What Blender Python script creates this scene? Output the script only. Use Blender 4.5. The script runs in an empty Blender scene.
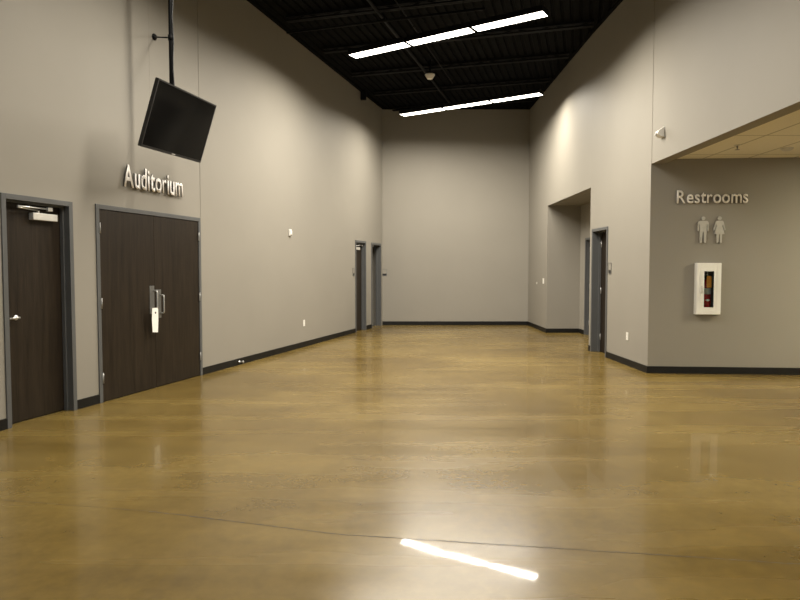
import bpy, bmesh, math, random
from mathutils import Vector, Matrix

scene = bpy.context.scene
C = scene.collection
random.seed(4)

# ------------------------------------------------------------------ camera
cam_data = bpy.data.cameras.new('camera')
cam = bpy.data.objects.new('camera', cam_data)
C.objects.link(cam)
cam_data.sensor_width = 36.0
cam_data.sensor_fit = 'HORIZONTAL'
cam_data.lens = 36.0 * 640 / 800
cam_data.clip_start = 0.05
cam_data.clip_end = 200
cam.location = (0, 0, 1.47)
cam.rotation_euler = (math.radians(90) - math.atan(30 / 640), 0, 0)
scene.camera = cam

# ------------------------------------------------------------------ light levels
world = bpy.data.worlds.new('daylight')
scene.world = world
world.use_nodes = True
bg = world.node_tree.nodes['Background']
bg.inputs[0].default_value = (0.62, 0.76, 1.0, 1)
bg.inputs[1].default_value = 1.6
TUBE = 10.0          # brightness of the hanging linear fixtures
LAMP_W = 86.0        # power of the lamp behind each diffuser
SPREAD = 171.0       # its optics cut off the light near the horizontal
ROW_POWER = (1.68, 1.25, 1.05, 0.4, 0.3)   # how far each row is dimmed up, far hall to front
TROFFER_COL = (1.0, 0.9, 0.66)
TROFFER = 78.0        # brightness of the troffers in the low tile ceiling
LAMP_COL = (1.0, 0.925, 0.80)
scene.view_settings.view_transform = 'Standard'
scene.view_settings.look = 'None'
scene.view_settings.gamma = 1.0
scene.view_settings.exposure = 0.0
scene.view_settings.use_curve_mapping = False

# ------------------------------------------------------------------ materials
def new_mat(name, col=(0.5, 0.5, 0.5), rough=0.5, metal=0.0, spec=0.5):
    m = bpy.data.materials.new(name)
    m.use_nodes = True
    b = m.node_tree.nodes['Principled BSDF']
    b.inputs['Base Color'].default_value = (*col, 1)
    b.inputs['Roughness'].default_value = rough
    b.inputs['Metallic'].default_value = metal
    b.inputs['Specular IOR Level'].default_value = spec
    return m

def N(m, kind, **kw):
    n = m.node_tree.nodes.new(kind)
    for k, v in kw.items():
        if k in n.inputs:
            n.inputs[k].default_value = v
        else:
            setattr(n, k, v)
    return n

def L(m, a, b):
    m.node_tree.links.new(a, b)

def coords(m, scale=(1, 1, 1), rot=(0, 0, 0), out='Object'):
    t = N(m, 'ShaderNodeTexCoord')
    mp = N(m, 'ShaderNodeMapping')
    mp.inputs['Scale'].default_value = scale
    mp.inputs['Rotation'].default_value = rot
    L(m, t.outputs[out], mp.inputs['Vector'])
    return mp.outputs['Vector']

def bsdf(m):
    return m.node_tree.nodes['Principled BSDF']

def ramp(m, fac, stops):
    r = N(m, 'ShaderNodeValToRGB')
    while len(r.color_ramp.elements) < len(stops):
        r.color_ramp.elements.new(0.5)
    for e, (p, c) in zip(r.color_ramp.elements, stops):
        e.position = p
        e.color = (*c, 1)
    L(m, fac, r.inputs[0])
    return r.outputs[0]

def add_noise(m, scale, lo, hi, detail=4, sc=(1, 1, 1), bump=0.0, dist=0.002):
    v = coords(m, sc)
    n = N(m, 'ShaderNodeTexNoise', Scale=scale, Detail=detail)
    L(m, v, n.inputs['Vector'])
    L(m, ramp(m, n.outputs['Fac'], [(0.3, lo), (0.7, hi)]), bsdf(m).inputs['Base Color'])
    if bump:
        b = N(m, 'ShaderNodeBump', Strength=bump, Distance=dist)
        L(m, n.outputs['Fac'], b.inputs['Height'])
        L(m, b.outputs[0], bsdf(m).inputs['Normal'])
    return m

def paint(name, col):
    m = new_mat(name, col, 0.62, spec=0.3)
    lo = tuple(c * 0.975 for c in col)
    hi = tuple(c * 1.025 for c in col)
    v = coords(m)
    n = N(m, 'ShaderNodeTexNoise', Scale=0.9, Detail=3)
    L(m, v, n.inputs['Vector'])
    L(m, ramp(m, n.outputs['Fac'], [(0.3, lo), (0.7, hi)]), bsdf(m).inputs['Base Color'])
    f = N(m, 'ShaderNodeTexNoise', Scale=260.0, Detail=2)
    L(m, v, f.inputs['Vector'])
    b = N(m, 'ShaderNodeBump', Strength=0.12, Distance=0.001)
    L(m, f.outputs['Fac'], b.inputs['Height'])
    L(m, b.outputs[0], bsdf(m).inputs['Normal'])
    return m

M = {}
M['paint'] = paint('grey_wall_paint', (0.262, 0.244, 0.208))
M['room_shade'] = paint('unlit_room_shade', (0.06, 0.06, 0.06))  # shade of the unlit room put into the colour of its surfaces
M['frame'] = new_mat('door_frame_paint', (0.118, 0.122, 0.125), 0.42)
add_noise(M['frame'], 3.0, (0.085, 0.088, 0.089), (0.097, 0.099, 0.1))
M['rubber'] = new_mat('black_base_rubber', (0.01, 0.01, 0.01), 0.5, spec=0.25)
add_noise(M['rubber'], 8.0, (0.006, 0.0055, 0.0045), (0.009, 0.0085, 0.0075))
M['white'] = add_noise(new_mat('white_plastic', (0.8, 0.78, 0.72), 0.35), 5, (0.76, 0.74, 0.69), (0.82, 0.8, 0.75))
M['cabinet'] = add_noise(new_mat('white_enamel', (0.78, 0.78, 0.74), 0.35), 4, (0.78, 0.78, 0.74), (0.84, 0.84, 0.8))
M['metal'] = add_noise(new_mat('brushed_steel', (0.62, 0.62, 0.6), 0.33, 0.85), 30, (0.56, 0.56, 0.55), (0.68, 0.68, 0.66), sc=(1, 1, 12))
M['hinge'] = add_noise(new_mat('dull_steel', (0.4, 0.4, 0.39), 0.4, 0.6), 30, (0.36, 0.36, 0.355), (0.44, 0.44, 0.43))
M['silver'] = add_noise(new_mat('silver_enamel', (0.6, 0.59, 0.55), 0.4, 0.3), 10, (0.56, 0.55, 0.51), (0.64, 0.63, 0.59))
M['plate'] = add_noise(new_mat('satin_plate', (0.2, 0.2, 0.19), 0.38, 0.6), 30, (0.17, 0.17, 0.165), (0.22, 0.22, 0.21))
M['black'] = add_noise(new_mat('black_plastic', (0.012, 0.012, 0.013), 0.35), 9, (0.009, 0.009, 0.01), (0.015, 0.015, 0.016))
M['letter'] = add_noise(new_mat('brushed_letter_metal', (0.74, 0.72, 0.68), 0.4, 0.0), 20, (0.76, 0.73, 0.69), (0.82, 0.79, 0.75))
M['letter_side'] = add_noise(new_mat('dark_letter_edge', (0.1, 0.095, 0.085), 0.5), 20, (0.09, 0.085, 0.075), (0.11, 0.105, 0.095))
M['letter_grey'] = add_noise(new_mat('satin_symbol_metal', (0.42, 0.41, 0.37), 0.4, 0.0), 20, (0.4, 0.39, 0.35), (0.46, 0.45, 0.41))
M['paper'] = add_noise(new_mat('white_paper', (0.85, 0.84, 0.8), 0.8), 6, (0.82, 0.81, 0.77), (0.88, 0.87, 0.83))
M['red'] = add_noise(new_mat('red_enamel', (0.42, 0.012, 0.02), 0.25), 6, (0.38, 0.01, 0.018), (0.46, 0.014, 0.022))
M['orange'] = add_noise(new_mat('orange_tag', (0.95, 0.36, 0.02), 0.6), 6, (0.9, 0.33, 0.02), (1.0, 0.4, 0.025))
M['label'] = add_noise(new_mat('grey_label', (0.5, 0.5, 0.48), 0.6), 20, (0.42, 0.42, 0.41), (0.58, 0.58, 0.56))
M['cab_inside'] = add_noise(new_mat('grey_cabinet_lining', (0.16, 0.17, 0.17), 0.6), 6, (0.15, 0.16, 0.16), (0.18, 0.19, 0.19))

# black exposed deck, corrugated
M['deck'] = new_mat('black_deck_paint', (0.01, 0.01, 0.0105), 0.85, spec=0.1)
add_noise(M['deck'], 2.0, (0.0022, 0.0025, 0.003), (0.0034, 0.0038, 0.0045))
M['steel_black'] = new_mat('black_steel_paint', (0.014, 0.014, 0.014), 0.6, spec=0.15)
add_noise(M['steel_black'], 4.0, (0.0045, 0.0048, 0.0053), (0.0065, 0.007, 0.0075))

# dark espresso veneer
def veneer(name, a, b):
    m = new_mat(name, a, 0.42, spec=0.25)
    v = coords(m, (9, 9, 0.45))
    n = N(m, 'ShaderNodeTexNoise', Scale=2.2, Detail=6, Roughness=0.6, Distortion=0.4)
    L(m, v, n.inputs['Vector'])
    v2 = coords(m, (60, 60, 1.6))
    n2 = N(m, 'ShaderNodeTexNoise', Scale=3.0, Detail=3)
    L(m, v2, n2.inputs['Vector'])
    mx = N(m, 'ShaderNodeMath', operation='MULTIPLY_ADD')
    mx.inputs[1].default_value = 0.45
    L(m, n2.outputs['Fac'], mx.inputs[0])
    sub = N(m, 'ShaderNodeMath', operation='MULTIPLY')
    sub.inputs[1].default_value = 0.6
    L(m, n.outputs['Fac'], sub.inputs[0])
    L(m, sub.outputs[0], mx.inputs[2])
    L(m, ramp(m, mx.outputs[0], [(0.38, a), (0.66, b)]), bsdf(m).inputs['Base Color'])
    return m
M['veneer'] = veneer('dark_oak_veneer', (0.0105, 0.0075, 0.0048), (0.029, 0.0205, 0.0132))

# stained and polished concrete
def concrete():
    m = new_mat('polished_stained_concrete', (0.2, 0.14, 0.06), 0.2)
    b = bsdf(m)
    v = coords(m)
    big = N(m, 'ShaderNodeTexNoise', Scale=0.55, Detail=5, Roughness=0.55)
    mid = N(m, 'ShaderNodeTexNoise', Scale=3.2, Detail=4, Roughness=0.55)
    fine = N(m, 'ShaderNodeTexNoise', Scale=38.0, Detail=2, Roughness=0.6)
    for n in (big, mid, fine):
        L(m, v, n.inputs['Vector'])
    # trowel and roller streaks running across the hall
    vs = coords(m, (0.35, 2.6, 1), (0, 0, math.radians(14)))
    st = N(m, 'ShaderNodeTexNoise', Scale=1.1, Detail=3, Roughness=0.5)
    L(m, vs, st.inputs['Vector'])
    c1 = ramp(m, big.outputs['Fac'], [(0.3, (0.105, 0.067, 0.0145)), (0.5, (0.15, 0.1, 0.0245)), (0.72, (0.2, 0.14, 0.042))])
    c2 = ramp(m, mid.outputs['Fac'], [(0.25, (0.8, 0.79, 0.77)), (0.5, (1, 1, 1)), (0.75, (1.15, 1.14, 1.12))])
    mul = N(m, 'ShaderNodeMix', data_type='RGBA', blend_type='MULTIPLY')
    mul.inputs['Factor'].default_value = 0.7
    L(m, c1, mul.inputs[6]); L(m, c2, mul.inputs[7])
    c3 = ramp(m, st.outputs['Fac'], [(0.2, (0.62, 0.6, 0.56)), (0.5, (1, 1, 1)), (0.8, (1.38, 1.4, 1.45))])
    mul2 = N(m, 'ShaderNodeMix', data_type='RGBA', blend_type='MULTIPLY')
    mul2.inputs['Factor'].default_value = 0.45
    L(m, mul.outputs[2], mul2.inputs[6]); L(m, c3, mul2.inputs[7])
    c4 = ramp(m, fine.outputs['Fac'], [(0.3, (0.72, 0.7, 0.68)), (0.5, (1, 1, 1)), (0.72, (1.35, 1.35, 1.35))])
    mul3 = N(m, 'ShaderNodeMix', data_type='RGBA', blend_type='MULTIPLY')
    mul3.inputs['Factor'].default_value = 0.1
    L(m, mul2.outputs[2], mul3.inputs[6]); L(m, c4, mul3.inputs[7])
    sp = N(m, 'ShaderNodeTexNoise', Scale=14.0, Detail=3, Roughness=0.55)
    L(m, v, sp.inputs['Vector'])
    c5 = ramp(m, sp.outputs['Fac'], [(0.25, (0.74, 0.73, 0.7)), (0.5, (1, 1, 1)), (0.75, (1.3, 1.28, 1.24))])
    mul4 = N(m, 'ShaderNodeMix', data_type='RGBA', blend_type='MULTIPLY')
    mul4.inputs['Factor'].default_value = 0.4
    L(m, mul3.outputs[2], mul4.inputs[6]); L(m, c5, mul4.inputs[7])
    L(m, mul4.outputs[2], b.inputs['Base Color'])
    rr = N(m, 'ShaderNodeMapRange')
    rr.inputs['From Min'].default_value = 0.3
    rr.inputs['From Max'].default_value = 0.7
    rr.inputs['To Min'].default_value = 0.22
    rr.inputs['To Max'].default_value = 0.30
    L(m, st.outputs['Fac'], rr.inputs['Value'])
    L(m, rr.outputs[0], b.inputs['Roughness'])
    b.inputs['Specular IOR Level'].default_value = 0.4
    b.inputs['Coat Weight'].default_value = 0.2
    b.inputs['Coat Roughness'].default_value = 0.035
    b.inputs['Coat IOR'].default_value = 1.5
    wv = N(m, 'ShaderNodeTexNoise', Scale=1.3, Detail=2)
    L(m, v, wv.inputs['Vector'])
    bp = N(m, 'ShaderNodeBump', Strength=0.25, Distance=0.004)
    L(m, wv.outputs['Fac'], bp.inputs['Height'])
    L(m, bp.outputs[0], b.inputs['Normal'])
    L(m, bp.outputs[0], b.inputs['Coat Normal'])
    return m
M['floor'] = concrete()
M['crack'] = new_mat('dark_joint_filler', (0.05, 0.04, 0.025), 0.7)
add_noise(M['crack'], 12.0, (0.02, 0.015, 0.008), (0.07, 0.05, 0.025))

# lay-in tile ceiling, 2 ft by 4 ft
def tiles():
    m = new_mat('acoustic_tile', (0.62, 0.6, 0.54), 0.85, spec=0.2)
    t = N(m, 'ShaderNodeTexCoord')
    s = N(m, 'ShaderNodeSeparateXYZ')
    L(m, t.outputs['Object'], s.inputs[0])
    masks = []
    for ax, off, step in (('X', 4.21, 0.61), ('Y', 8.68, 1.22)):
        a = N(m, 'ShaderNodeMath', operation='SUBTRACT'); a.inputs[1].default_value = off - 61 * step + 0.012
        L(m, s.outputs[ax], a.inputs[0])
        b = N(m, 'ShaderNodeMath', operation='MODULO'); b.inputs[1].default_value = step
        L(m, a.outputs[0], b.inputs[0])
        c = N(m, 'ShaderNodeMath', operation='LESS_THAN'); c.inputs[1].default_value = 0.024
        L(m, b.outputs[0], c.inputs[0])
        masks.append(c.outputs[0])
    mx = N(m, 'ShaderNodeMath', operation='MAXIMUM')
    L(m, masks[0], mx.inputs[0]); L(m, masks[1], mx.inputs[1])
    mix = N(m, 'ShaderNodeMix', data_type='RGBA')
    mix.inputs[7].default_value = (0.45, 0.43, 0.37, 1)
    n = N(m, 'ShaderNodeTexNoise', Scale=90.0, Detail=3)
    L(m, t.outputs['Object'], n.inputs['Vector'])
    L(m, ramp(m, n.outputs['Fac'], [(0.3, (0.76, 0.73, 0.64)), (0.7, (0.84, 0.81, 0.72))]), mix.inputs[6])
    L(m, mx.outputs[0], mix.inputs['Factor'])
    L(m, mix.outputs[2], bsdf(m).inputs['Base Color'])
    return m
M['tiles'] = tiles()

def emit(name, col, s):
    m = new_mat(name, (0.9, 0.9, 0.9), 0.4)
    b = bsdf(m)
    b.inputs['Emission Color'].default_value = (*col, 1)
    b.inputs['Emission Strength'].default_value = s
    v = coords(m)
    n = N(m, 'ShaderNodeTexNoise', Scale=40.0)
    L(m, v, n.inputs['Vector'])
    L(m, ramp(m, n.outputs['Fac'], [(0.3, (0.88, 0.88, 0.88)), (0.7, (0.92, 0.92, 0.92))]), b.inputs['Base Color'])
    return m
M['tube'] = emit('lit_diffuser', LAMP_COL, TUBE)
M['troffer'] = emit('lit_troffer_lens', TROFFER_COL, TROFFER)

def glass(name, tint=(1, 1, 1)):
    m = bpy.data.materials.new(name)
    m.use_nodes = True
    nt = m.node_tree
    nt.nodes.remove(nt.nodes['Principled BSDF'])
    tr = N(m, 'ShaderNodeBsdfTransparent'); tr.inputs[0].default_value = (*tint, 1)
    gl = N(m, 'ShaderNodeBsdfGlossy'); gl.inputs['Roughness'].default_value = 0.03
    fr = N(m, 'ShaderNodeFresnel', IOR=1.45)
    mx = N(m, 'ShaderNodeMixShader')
    L(m, fr.outputs[0], mx.inputs[0]); L(m, tr.outputs[0], mx.inputs[1]); L(m, gl.outputs[0], mx.inputs[2])
    L(m, mx.outputs[0], nt.nodes['Material Output'].inputs['Surface'])
    return m
M['glass'] = glass('clear_glass', (0.92, 0.95, 0.93))
M['screen'] = add_noise(new_mat('glossy_black_screen', (0.004, 0.004, 0.004), 0.1, spec=0.2), 3, (0.003, 0.003, 0.003), (0.005, 0.005, 0.005))

# ------------------------------------------------------------------ mesh helpers
def box(bm, x0, x1, y0, y1, z0, z1, bev=0.0):
    r = bmesh.ops.create_cube(bm, size=1.0)
    vs = r['verts']
    for v in vs:
        v.co = Vector(((x0 + x1) / 2 + v.co.x * (x1 - x0), (y0 + y1) / 2 + v.co.y * (y1 - y0), (z0 + z1) / 2 + v.co.z * (z1 - z0)))
    if bev:
        es = list({e for v in vs for e in v.link_edges})
        bmesh.ops.bevel(bm, geom=es, offset=bev, segments=2, affect='EDGES', profile=0.5)

def tube(bm, pts, r, seg=12, caps=True):
    pts = [Vector(p) for p in pts]
    rings = []
    prev = None
    for i, p in enumerate(pts):
        if i == 0: d = pts[1] - p
        elif i == len(pts) - 1: d = p - pts[i - 1]
        else: d = (pts[i + 1] - p).normalized() + (p - pts[i - 1]).normalized()
        d.normalize()
        if prev is None:
            a = d.orthogonal().normalized()
        else:
            a = (prev - d * prev.dot(d)).normalized()
        prev = a
        b = d.cross(a)
        rings.append([bm.verts.new(p + (a * math.cos(t) + b * math.sin(t)) * r) for t in [2 * math.pi * k / seg for k in range(seg)]])
    for A, B in zip(rings, rings[1:]):
        for k in range(seg):
            f = bm.faces.new((A[k], A[(k + 1) % seg], B[(k + 1) % seg], B[k])); f.smooth = True
    if caps:
        bm.faces.new(rings[0][::-1]); bm.faces.new(rings[-1])

def lathe(bm, prof, origin=(0, 0, 0), axis='Z', seg=24):
    o = Vector(origin)
    rings = []
    for r, h in prof:
        ring = []
        for k in range(seg):
            t = 2 * math.pi * k / seg
            a, b = r * math.cos(t), r * math.sin(t)
            co = Vector((a, b, h)) if axis == 'Z' else (Vector((a, h, b)) if axis == 'Y' else Vector((h, a, b)))
            ring.append(bm.verts.new(o + co))
        rings.append(ring)
    for A, B in zip(rings, rings[1:]):
        for k in range(seg):
            f = bm.faces.new((A[k], A[(k + 1) % seg], B[(k + 1) % seg], B[k])); f.smooth = True
    bm.faces.new(rings[0]); bm.faces.new(rings[-1])

def prism(bm, poly, y0, y1):
    """outline in (x, z), thickness along y"""
    a = [bm.verts.new((x, y0, z)) for x, z in poly]
    b = [bm.verts.new((x, y1, z)) for x, z in poly]
    n = len(poly)
    bm.faces.new(a); bm.faces.new(b[::-1])
    for i in range(n):
        bm.faces.new((a[i], b[i], b[(i + 1) % n], a[(i + 1) % n]))

def link(name, bm, mat, parent=None, mtx=None, bevel=0.0):
    bmesh.ops.recalc_face_normals(bm, faces=bm.faces)
    me = bpy.data.meshes.new(name)
    bm.to_mesh(me); bm.free()
    me.materials.append(mat)
    o = bpy.data.objects.new(name, me)
    C.objects.link(o)
    if parent is not None:
        o.parent = parent
    if mtx is not None:
        o.matrix_world = mtx
    if bevel:
        md = o.modifiers.new('bevel', 'BEVEL'); md.width = bevel; md.segments = 2; md.limit_method = 'ANGLE'
    return o

def tag(o, label, cat=None, group=None, kind=None):
    if label: o['label'] = label
    if cat: o['category'] = cat
    if group: o['group'] = group
    if kind: o['kind'] = kind
    return o

def empty(name, mtx=None, loc=None):
    o = bpy.data.objects.new(name, None)
    o.empty_display_size = 0.1
    C.objects.link(o)
    if mtx is not None: o.matrix_world = mtx
    if loc is not None: o.matrix_world = Matrix.Translation(loc)
    return o

def copy_tree(o, parent=None):
    c = o.copy(); C.objects.link(c)
    if parent is not None: c.parent = parent
    for ch in list(o.children):
        copy_tree(ch, c)
    return c

class Frame:
    """wall frame: local x runs right as seen from the room, y goes into the wall, z up"""
    def __init__(s, a, b):
        s.a = Vector((a[0], a[1], 0)); d = Vector((b[0] - a[0], b[1] - a[1], 0))
        s.len = d.length
        d.normalize(); n = Vector((-d.y, d.x, 0))
        s.d, s.n = d, n
        s.m = Matrix(((d.x, n.x, 0, s.a.x), (d.y, n.y, 0, s.a.y), (0, 0, 1, 0), (0, 0, 0, 1)))
    def at(s, x, y=0, z=0):
        return s.m @ Matrix.Translation((x, y, z))

def rects(s0, s1, z0, z1, opens):
    xs = sorted({s0, s1} | {min(max(v, s0), s1) for o in opens for v in o[:2]})
    out = []
    for a, b in zip(xs, xs[1:]):
        if b - a < 1e-5: continue
        mid = (a + b) / 2
        cut = sorted((o[2], o[3]) for o in opens if o[0] < mid < o[1])
        z = z0
        for c, d in cut:
            if c > z + 1e-5: out.append((a, b, z, c))
            z = max(z, d)
        if z < z1 - 1e-5: out.append((a, b, z, z1))
    return out

def wall(name, fr, s0, s1, z0, z1, opens, thick, label, mat='paint', y0=0.0):
    bm = bmesh.new()
    for a, b, c, d in rects(s0, s1, z0, z1, opens):
        box(bm, a, b, y0, y0 + thick, c, d)
    bmesh.ops.remove_doubles(bm, verts=bm.verts, dist=1e-5)
    o = link(name, bm, M[mat], mtx=fr.m)
    return tag(o, label, 'wall', kind='structure')

def skirting(name, fr, spans, label):
    bm = bmesh.new()
    for a, b in spans:
        box(bm, a, b, -0.010, 0.0, 0.0, 0.10)
        box(bm, a, b, -0.014, -0.010, 0.0, 0.012)
    o = link(name, bm, M['rubber'], mtx=fr.m)
    return tag(o, label, 'baseboard', kind='structure')

# ------------------------------------------------------------------ wall lines (metres)
CEIL = 5.70
LOW = 2.96
TILE = 3.025
FL = Frame((-5.306, 0.0), (-0.48, 17.0))            # left wall
FB = Frame((-0.48, 17.05), (3.415, 17.05))          # far end wall
FR = Frame((3.415, 17.05), (3.45, 11.65))           # right wall, far stretch with the alcove
FN = Frame((3.45, 11.65), (3.532, 9.08))            # right wall, near stretch
FH = Frame((3.532, 9.08), (3.55, -6.0))             # wall above the restroom opening
FQ = Frame((3.532, 9.08), (8.545, 8.68))            # restroom wall
FAB = Frame((3.4286, 14.95), (4.35, 14.95))         # alcove, wall facing the hall
FAS = Frame((4.2, 14.95), (4.2, 11.65))             # alcove, deep side wall

# ------------------------------------------------------------------ floor and ceilings
bm = bmesh.new()
box(bm, -7.6, 9.3, -6.3, 17.4, -0.12, 0.0)
floor = tag(link('floor', bm, M['floor']), 'glossy amber brown polished concrete floor of the hall', 'floor', kind='structure')

# saw joints: hair-thin strips of filler set in the slab, one long rough one across the foreground
bm = bmesh.new()
def joint(p, q, w, jag, steps):
    p = Vector((*p, 0)); q = Vector((*q, 0)); d = (q - p).normalized(); n = Vector((-d.y, d.x, 0))
    prev = None
    for i in range(steps + 1):
        c = p.lerp(q, i / steps) + n * random.uniform(-jag, jag)
        ww = w * random.uniform(0.45, 1.25)
        cur = (bm.verts.new(c + n * ww / 2 + Vector((0, 0, 0.0006))), bm.verts.new(c - n * ww / 2 + Vector((0, 0, 0.0006))))
        if prev: bm.faces.new((prev[0], prev[1], cur[1], cur[0]))
        prev = cur
joint((-4.1, 4.32), (-1.53, 3.84), 0.004, 0.002, 60)
joint((-1.53, 3.84), (-0.35, 3.50), 0.009, 0.003, 50)
joint((-0.35, 3.50), (2.0, 3.138), 0.008, 0.004, 140)
joint((2.0, 3.138), (5.6, 2.62), 0.009, 0.005, 220)
tag(link('trim_1', bm, M['crack']), 'thin dark rough joint line crossing the foreground of the concrete floor', 'floor joint', kind='structure')

bm = bmesh.new()
vs = [(-7.2, -6.2), (3.75, -6.2), (3.75, 17.25), (-0.7, 17.25)]
top = [bm.verts.new((x, y, CEIL + 0.2)) for x, y in vs]
bot = [bm.verts.new((x, y, CEIL + 0.03)) for x, y in vs]
bm.faces.new(top); bm.faces.new(bot[::-1])
for i in range(4):
    bm.faces.new((bot[i], bot[(i + 1) % 4], top[(i + 1) % 4], top[i]))
# corrugation ribs along the length of the hall (left wall's direction)
d = FL.d; n = FL.n
wdt = 0.085
def clip_x(px, py):
    return px
for k in range(-2, 80):
    off = -0.02 - k * 0.15                       # distance from the left wall, into the hall
    base = FL.a + n * off
    # start and end where the rib meets the hall's outline
    t0 = (-6.1 - base.y) / d.y
    t1 = (17.1 - base.y) / d.y
    tx = (3.6 - base.x) / d.x
    t1 = min(t1, tx)
    if t1 - t0 < 0.5: continue
    a = base + d * t0; b = base + d * t1
    for z0, z1, w in ((CEIL, CEIL + 0.031, wdt),):
        q = [a + n * w / 2, a - n * w / 2, b - n * w / 2, b + n * w / 2]
        lo = [bm.verts.new((v.x, v.y, z0)) for v in q]
        hi = [bm.verts.new((v.x + (0.012 * n.x if i in (0, 3) else -0.012 * n.x), v.y + (0.012 * n.y if i in (0, 3) else -0.012 * n.y), z1)) for i, v in enumerate(q)]
        bm.faces.new(lo)
        for i in range(4):
            bm.faces.new((lo[i], lo[(i + 1) % 4], hi[(i + 1) % 4], hi[i]))
tag(link('ceiling', bm, M['deck']), 'high black corrugated metal deck ceiling over the hall', 'ceiling', kind='structure')

# low tile ceiling over the restroom side
bm = bmesh.new()
box(bm, 3.73, 9.2, -6.1, 9.05, TILE, TILE + 0.06)
tag(link('ceiling_low', bm, M['tiles']), 'cream lay-in tile ceiling over the restroom area at right', 'ceiling', kind='structure')

# ------------------------------------------------------------------ walls
D1 = (6.095, 6.947, 2.175)
DA = (7.277, 9.266, 2.19)
D4 = (15.585, 16.359, 2.17)
D5 = (16.771, 17.582, 2.16)
e = 0.03
def cut(dd): return (dd[0] + e, dd[1] - e, -0.01, dd[2] - e)
wall('wall_left', FL, -6.4, 17.75, 0, CEIL + 0.1, [cut(D1), cut(DA), cut(D4), cut(D5)], 0.16,
     'long grey painted wall on the left with the double doors', 'paint')
wall('wall_back', FB, -0.3, 4.2, 0, CEIL + 0.1, [], 0.2, 'grey painted wall at the far end of the hall')
wall('wall_right_far', FR, -0.05, FR.len, 0, CEIL + 0.1, [(2.1, FR.len + 1, -0.01, LOW)], 0.18,
     'far stretch of the right wall above and beside the alcove')
D7 = (0.118, 0.917, 2.2)
wall('wall_right', FN, 0.0, FN.len, 0, CEIL + 0.1, [cut(D7)], 0.2, 'near stretch of the right wall with one dark door')
wall('wall_right_header', FH, 0.0, 15.2, LOW, CEIL + 0.1, [], 0.18, 'grey wall hanging above the restroom opening at right')
wall('wall_restroom', FQ, 0.0, 5.8, 0, TILE + 0.1, [(0.639, 0.933, 0.87, 1.545)], 0.2, 'grey wall carrying the restrooms sign')
wall('wall_alcove', FAB, 0.0, 0.92, 0, LOW + 0.1, [], 0.1, 'shaded alcove wall facing the hall')
D8 = (0.42, 1.34, 2.19)
wall('wall_alcove_side', FAS, 0.0, 3.3, 0, LOW + 0.1, [cut(D8)], 0.2, 'deep side wall of the alcove with a door')
bm = bmesh.new(); box(bm, 3.63, 4.4, 11.66, 14.95, LOW, LOW + 0.1)
tag(link('ceiling_alcove', bm, M['paint']), 'flat painted ceiling of the alcove', 'ceiling', kind='structure')
bm = bmesh.new(); box(bm, 3.66, 4.4, 11.5, 11.66, 0, LOW + 0.1)
tag(link('wall_alcove_near', bm, M['paint']), 'near end wall of the alcove', 'wall', kind='structure')

# walls behind the camera: a glazed front that lets the daylight in
FZ = Frame((9.2, -6.0), (-7.6, -6.0))
wins = [(3.2 + i * 2.9, 3.2 + i * 2.9 + 2.2, 0.35, 2.75) for i in range(4)]
wall('wall_front', FZ, 0, 16.8, 0, CEIL + 0.1, wins, 0.2, 'front wall of the hall behind the viewer with tall windows')
FE = Frame((9.0, 9.0), (9.0, -6.2))
wall('wall_restroom_end', FE, 0, 15.2, 0, TILE + 0.1, [], 0.2, 'end wall of the restroom side')
for i, (a, b, c, d_) in enumerate(wins):
    w = empty('window_%d' % (i + 1), FZ.at(0))
    tag(w, ['tall front window nearest the restroom side', 'second front window from the restroom side',
            'third front window from the restroom side', 'tall front window nearest the double doors'][i], 'window', kind='structure')
    bm = bmesh.new()
    for q in ((a, a + .05, c, d_), (b - .05, b, c, d_), (a + .05, b - .05, c, c + .05), (a + .05, b - .05, d_ - .05, d_), ((a + b) / 2 - .025, (a + b) / 2 + .025, c + .05, d_ - .05)):
        box(bm, q[0], q[1], 0.04, 0.12, q[2], q[3])
    link('window_frame', bm, M['frame'], w, FZ.m)
    bm = bmesh.new(); box(bm, a + .05, b - .05, 0.075, 0.083, c + .05, d_ - .05)
    link('window_pane', bm, M['glass'], w, FZ.m)

# black ledger angle closing the deck's edge along the walls
bm = bmesh.new()
for fr, a, b in ((FL, -6.0, 17.55), (FB, 0.0, 3.9), (FR, 0.0, FR.len), (FN, 0.0, FN.len), (FH, 0.0, 15.0)):
    v = [fr.m @ Vector(q) for q in ((a, -0.06, CEIL - 0.012), (b, -0.06, CEIL - 0.012), (b, 0.0, CEIL - 0.012), (a, 0.0, CEIL - 0.012),
                                    (a, -0.06, CEIL + 0.03), (b, -0.06, CEIL + 0.03), (b, 0.0, CEIL + 0.03), (a, 0.0, CEIL + 0.03))]
    v = [bm.verts.new(q) for q in v]
    for f in ((0, 1, 2, 3), (4, 5, 6, 7), (0, 1, 5, 4), (1, 2, 6, 5), (2, 3, 7, 6), (3, 0, 4, 7)):
        bm.faces.new([v[k] for k in f])
tag(link('trim_5', bm, M['deck']), 'black steel angle along the top edge of the hall walls', 'ledger', kind='structure')

# drywall control joints: narrow reveals in the tall walls
def reveal(i, fr, s, z0, z1, label, t=0.0022):
    bm = bmesh.new()
    box(bm, s - 0.007, s - 0.0035, -t, 0.0, z0, z1)
    box(bm, s + 0.0035, s + 0.007, -t, 0.0, z0, z1)
    tag(link('trim_%d' % i, bm, M['paint'], mtx=fr.m), label, 'wall joint', kind='structure')
reveal(2, FL, 9.285, 2.2, CEIL, 'vertical wall joint rising from the far corner of the double doors')
reveal(3, FL, 8.24, 2.95, CEIL, 'faint vertical wall joint above the middle of the double doors', 0.0006)
reveal(4, FH, 0.02, LOW, CEIL, 'vertical wall joint rising from the corner of the restroom opening')

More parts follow.
